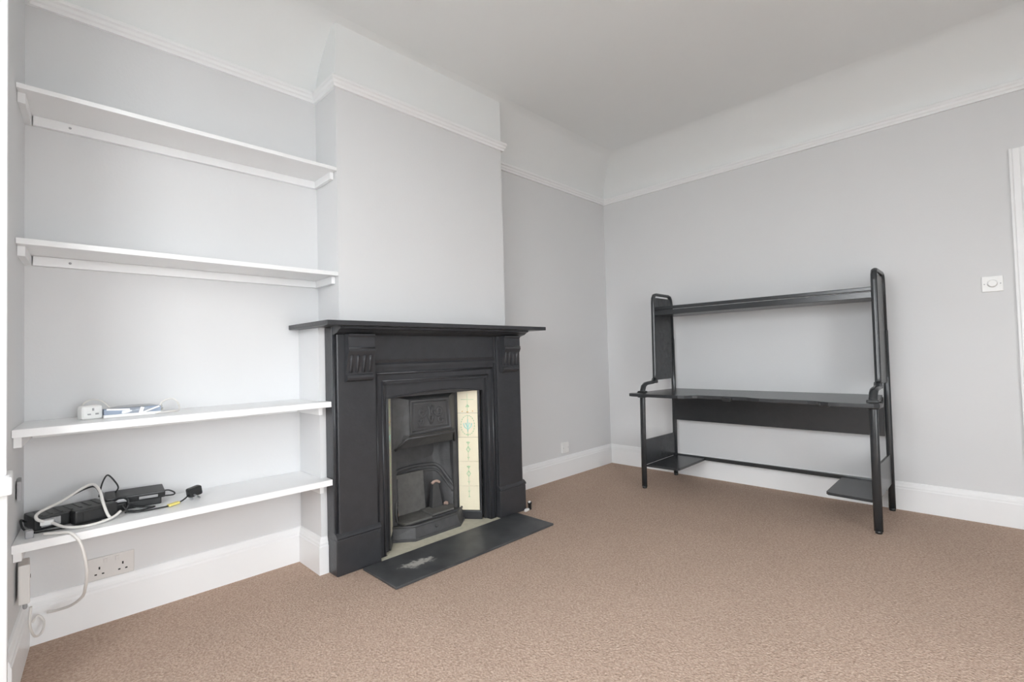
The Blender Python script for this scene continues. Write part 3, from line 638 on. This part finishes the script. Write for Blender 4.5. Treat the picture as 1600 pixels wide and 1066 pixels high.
# fused connection box and little junction box on the left return wall
def xl(y): return LA[0] + (LB[0] - LA[0]) * (y / LB[1])
fb = thing('fused_spur_box', (xl(-0.2), -0.20, 0.225), 'aged white spur box on the left return wall under the lowest shelf', 'socket')
MB().box(xl(-0.2) + 0.006, xl(-0.2) + 0.034, -0.245, -0.155, 0.232, 0.360, 0.005).build('body', PLAST2, fb)
MB().box(xl(-0.2) + 0.0335, xl(-0.2) + 0.0355, -0.212, -0.196, 0.306, 0.314).build('fuse_slot', DARKH, fb)
MB().lathe([(0.006, 0.232), (0.006, 0.205), (0.004, 0.200)], (xl(-0.2) + 0.022, -0.190, 0.0), 'z', 10).build('cable_gland', GREYP, fb)
jb = MB(); jb.box(xl(-0.2) + 0.002, xl(-0.2) + 0.0135, -0.225, -0.135, 0.568, 0.632, 0.003)
tag(jb.build('grey_wall_plate', GREYP), 'small grey plate on the left return wall between the two lower shelves', 'wall plate')

# ------------------------------------------------------------------ things on the third shelf
Z3 = 0.811
a = thing('socket_adaptor', (-0.925, -0.14, Z3), 'white rounded plug adaptor block on the third shelf', 'adaptor')
MB().obox((-0.925, -0.150, Z3 + 0.026), (0.066, 0.040, 0.052), rz=0.35, bev=0.013, seg=3).build('body', PLAST, a, smooth=False)
for dx in (-0.012, 0.012):
    MB().obox((-0.918 + dx * 0.94, -0.1696 + dx * 0.34, Z3 + 0.020), (0.009, 0.004, 0.005), rz=0.35).build('pin_slot', GREYP, a)
MB().obox((-0.918, -0.1696, Z3 + 0.037), (0.005, 0.004, 0.009), rz=0.35).build('pin_slot', GREYP, a)
pk = thing('blue_packet', (-0.80, -0.13, Z3), 'blue-grey and white packet in clear film on the third shelf', 'packet')
MB().obox((-0.800, -0.140, Z3 + 0.018), (0.175, 0.045, 0.030), rz=0.05, bev=0.003).build('card_box', BLUEP, pk)
MB().obox((-0.800, -0.141, Z3 + 0.006), (0.178, 0.048, 0.011), rz=0.05, bev=0.002).build('white_base', PLAST, pk)
MB().obox((-0.845, -0.164, Z3 + 0.029), (0.07, 0.004, 0.007), rz=0.05, ry=0.08, bev=0.001).build('white_band', PLAST, pk)
MB().obox((-0.775, -0.1645, Z3 + 0.020), (0.012, 0.004, 0.026), rz=0.05, ry=0.3, bev=0.001).build('white_band', PLAST, pk)
MB().obox((-0.750, -0.1635, Z3 + 0.019), (0.07, 0.003, 0.006), rz=0.05, ry=-0.35, bev=0.001).build('white_band', PLAST, pk)
MB().blob((-0.800, -0.138, Z3 + 0.021), (0.104, 0.030, 0.023), 11, 0.06).build('clear_wrap', FILM, pk)
def coil(c, rx, ry, n, r, dz=0.003, seed=0, tail=None):
    rr = random.Random(seed); pts = []
    for i in range(n * 14):
        t = i / 14 * 2 * math.pi; k = 1 + 0.10 * math.sin(t * 0.37 + seed)
        pts.append((c[0] + rx * k * math.cos(t), c[1] + ry * k * math.sin(t), c[2] + r + dz * i / 14 + 0.003 * math.sin(t * 1.7 + seed) + 0.003))
    if tail: pts += tail
    return smooth_path(pts, 2)
tag(MB().tube(coil((-0.815, -0.070, Z3), 0.115, 0.038, 4, 0.0035, 0.006, 2), 0.0035, 8).build('coiled_cable', CABLEW), 'white coiled cable behind the blue packet on the third shelf', 'cable')
tag(MB().tube(smooth_path([(-0.735, -0.130, Z3 + 0.005), (-0.71, -0.10, Z3 + 0.02), (-0.690, -0.08, Z3 + 0.045), (-0.655, -0.07, Z3 + 0.050), (-0.640, -0.085, Z3 + 0.030), (-0.645, -0.12, Z3 + 0.006), (-0.680, -0.150, Z3 + 0.005), (-0.73, -0.17, Z3 + 0.005)]), 0.0035, 8).build('cable_loop', CABLEW), 'loose white cable loop right of the blue packet', 'cable')
tag(MB().tube(smooth_path([(-0.945, -0.110, Z3 + 0.03), (-0.940, -0.09, Z3 + 0.055), (-0.915, -0.08, Z3 + 0.068), (-0.885, -0.085, Z3 + 0.060), (-0.862, -0.10, Z3 + 0.030), (-0.855, -0.112, Z3 + 0.012)]), 0.003, 8).build('adaptor_cable', CABLEW), 'thin white cable arching over behind the plug adaptor', 'cable')

# ------------------------------------------------------------------ things on the lowest shelf
Z4 = 0.447
rt = thing('black_router', (-0.985, -0.14, Z4), 'larger black router box at the left end of the lowest shelf', 'router')
MB().obox((-0.985, -0.105, Z4 + 0.0235), (0.205, 0.120, 0.046), rz=0.22, bev=0.006).build('body', BLACKP, rt)
for k in range(7): MB().obox((-1.063 + 0.026 * k, -0.122 + 0.0058 * k, Z4 + 0.0470), (0.006, 0.09, 0.002), rz=0.22).build('vent_rib', BLACKP, rt)
MB().obox((-1.030, -0.1795, Z4 + 0.024), (0.050, 0.006, 0.026), rz=0.22, bev=0.001).build('port_panel', GREYP, rt)
ad = thing('power_adaptor', (-0.90, -0.16, Z4), 'chunky black power adaptor resting in front of the router', 'adaptor')
MB().obox((-0.915, -0.183, Z4 + 0.0265), (0.125, 0.050, 0.052), rz=0.22, bev=0.007).build('body', BLACKP, ad)
MB().obox((-0.9095, -0.2082, Z4 + 0.026), (0.08, 0.002, 0.030), rz=0.22, bev=0.0006).build('label_plate', BLACKC, ad)
s2 = thing('set_top_box', (-0.78, -0.09, Z4), 'flat black box tilted on cables right of the router', 'box')
MB().obox((-0.785, -0.085, Z4 + 0.046), (0.185, 0.095, 0.026), rz=-0.05, rx=0.12, ry=0.02, bev=0.004).build('body', BLACKP, s2)
MB().obox((-0.835, -0.1395, Z4 + 0.043), (0.040, 0.004, 0.011), rz=-0.05, rx=0.12, ry=0.06, bev=0.001).build('silver_socket', SILVER, s2)
MB().obox((-0.750, -0.137, Z4 + 0.039), (0.060, 0.004, 0.010), rz=-0.05, rx=0.12, ry=0.02, bev=0.001).build('port_strip', GREYP, s2)
for yy, zz in ((-0.060, 0.018), (-0.110, 0.014)): MB().obox((-0.785, yy, Z4 + zz), (0.16, 0.018, 0.028), rz=-0.05, bev=0.004).build('rubber_foot', BLACKP, s2)
# dark tangle
def cab(name, pts, r, m, label, k=6): return tag(MB().tube(smooth_path(pts, k), r, 8).build(name, m), label, 'cable')
cab('black_cable', [(-1.02, -0.10, Z4 + 0.060), (-0.97, -0.09, Z4 + 0.085), (-0.93, -0.08, Z4 + 0.100), (-0.905, -0.07, Z4 + 0.098), (-0.89, -0.085, Z4 + 0.070)], 0.003, BLACKC, 'black cable bowed over the top of the router')
cab('black_cable', [(-0.895, -0.09, Z4 + 0.062), (-0.885, -0.06, Z4 + 0.100), (-0.872, -0.05, Z4 + 0.128), (-0.862, -0.05, Z4 + 0.130), (-0.845, -0.055, Z4 + 0.105), (-0.835, -0.06, Z4 + 0.080), (-0.845, -0.07, Z4 + 0.064)], 0.0028, BLACKC, 'black cable standing up in a tall pointed loop')
cab('black_cable', [(-0.700, -0.115, Z4 + 0.048), (-0.680, -0.115, Z4 + 0.046), (-0.662, -0.120, Z4 + 0.034), (-0.668, -0.130, Z4 + 0.028), (-0.705, -0.140, Z4 + 0.033)], 0.0028, BLACKC, 'short black cable loop at the right end of the flat box')
cab('black_cable', [(-0.835, -0.165, Z4 + 0.030), (-0.82, -0.175, Z4 + 0.010), (-0.79, -0.182, Z4 + 0.004), (-0.76, -0.180, Z4 + 0.004), (-0.735, -0.168, Z4 + 0.004), (-0.755, -0.155, Z4 + 0.004), (-0.79, -0.153, Z4 + 0.012), (-0.815, -0.158, Z4 + 0.030)], 0.003, BLACKC, 'black cable curled flat in front of the flat box')
cab('black_cable', [(-1.093, -0.14, Z4 + 0.03), (-1.104, -0.17, Z4 + 0.045), (-1.098, -0.195, Z4 + 0.02), (-1.075, -0.205, Z4 + 0.004), (-1.05, -0.214, Z4 + 0.004), (-1.01, -0.222, Z4 + 0.004), (-0.96, -0.226, Z4 + 0.004), (-0.90, -0.220, Z4 + 0.004)], 0.003, BLACKC, 'black cable along the foot of the router at the shelf end')
# tangle behind the adaptor
cab('black_cable', [(-0.87, -0.12, Z4 + 0.02), (-0.85, -0.14, Z4 + 0.05), (-0.83, -0.15, Z4 + 0.055), (-0.815, -0.145, Z4 + 0.04), (-0.82, -0.15, Z4 + 0.012), (-0.86, -0.15, Z4 + 0.006)], 0.004, BLACKC, 'thick black cable bunched between the adaptor and the flat box')
pl = thing('black_plug', (-0.60, -0.165, Z4), 'black three-pin mains plug lying on the lowest shelf', 'plug')
MB().obox((-0.600, -0.155, Z4 + 0.031), (0.052, 0.032, 0.038), rz=0.3, ry=-0.15, bev=0.009, seg=3).build('body', BLACKP, pl)
for dx, dz in ((-0.014, 0.009), (0.012, 0.009), (-0.002, 0.020)):
    MB().obox((-0.600 + dx, -0.178, Z4 + dz), (0.006, 0.018, 0.004), rz=0.3, rx=0.25).build('pin', SILVER, pl)
MB().tube(smooth_path([(-0.622, -0.166, Z4 + 0.022), (-0.640, -0.180, Z4 + 0.012), (-0.668, -0.200, Z4 + 0.006), (-0.70, -0.212, Z4 + 0.005), (-0.745, -0.210, Z4 + 0.004), (-0.79, -0.205, Z4 + 0.004), (-0.83, -0.190, Z4 + 0.008)]), 0.003, 8).build('flex', BLACKC, pl)
MB().obox((-0.680, -0.206, Z4 + 0.008), (0.040, 0.018, 0.009), rz=0.35, ry=-0.05, bev=0.002).build('tape_tag', YELLOW, pl)
# white network cable: loop round the router, then down over the shelf edge
wc = thing('white_cable', (-0.95, -0.2, Z4), 'thick white cable looped round the router and hanging below the shelf', 'cable')
MB().tube(smooth_path([(-1.045, -0.200, Z4 + 0.030), (-1.066, -0.200, Z4 + 0.046), (-1.060, -0.17, Z4 + 0.060), (-1.00, -0.13, Z4 + 0.078), (-0.945, -0.11, Z4 + 0.108), (-0.915, -0.12, Z4 + 0.118), (-0.900, -0.165, Z4 + 0.100), (-0.893, -0.205, Z4 + 0.060), (-0.883, -0.232, Z4 + 0.022), (-0.873, -0.240, Z4 + 0.008)]), 0.0048, 10).build('upper_loop', CABLEW, wc)
MB().tube(smooth_path([(-1.030, -0.202, Z4 + 0.026), (-1.00, -0.240, Z4 + 0.012), (-0.96, -0.262, Z4 + 0.006), (-0.91, -0.258, Z4 + 0.006), (-0.868, -0.238, Z4 + 0.012), (-0.845, -0.215, Z4 + 0.022)]), 0.0048, 10).build('shelf_run', CABLEW, wc)
MB().tube(smooth_path([(-1.05, -0.262, Z4 + 0.006), (-1.02, -0.285, Z4 + 0.007), (-0.99, -0.312, Z4 + 0.0065), (-0.972, -0.3225, Z4 - 0.012), (-0.962, -0.326, Z4 - 0.035), (-0.952, -0.322, Z4 - 0.080), (-0.945, -0.30, Z4 - 0.140), (-0.946, -0.26, Z4 - 0.205), (-0.950, -0.20, Z4 - 0.255), (-0.975, -0.13, Z4 - 0.300), (-1.010, -0.07, Z4 - 0.325), (-1.035, -0.045, Z4 - 0.332)]), 0.0048, 10).build('hanging_run', CABLEW, wc)
MB().obox((-1.040, -0.197, Z4 + 0.028), (0.034, 0.018, 0.016), rz=-0.2, bev=0.002).build('connector', PLAST, wc)
tag(MB().tube(smooth_path([(-1.080, -0.20, 0.205), (-1.082, -0.19, 0.14), (-1.070, -0.15, 0.085), (-1.052, -0.10, 0.070), (-1.045, -0.06, 0.090), (-1.06, -0.05, 0.115), (-1.075, -0.06, 0.10)]), 0.004, 8).build('spur_cable', CABLEW), 'white cable curling from the spur box over the skirting', 'cable')
tag(MB().obox((-1.085, -0.245, Z4 + 0.012), (0.020, 0.028, 0.024), rz=0.1, bev=0.003).build('grey_connector', GREYP), 'grey connector block at the far left end of the lowest shelf', 'connector')
bpy.context.view_layer.update()
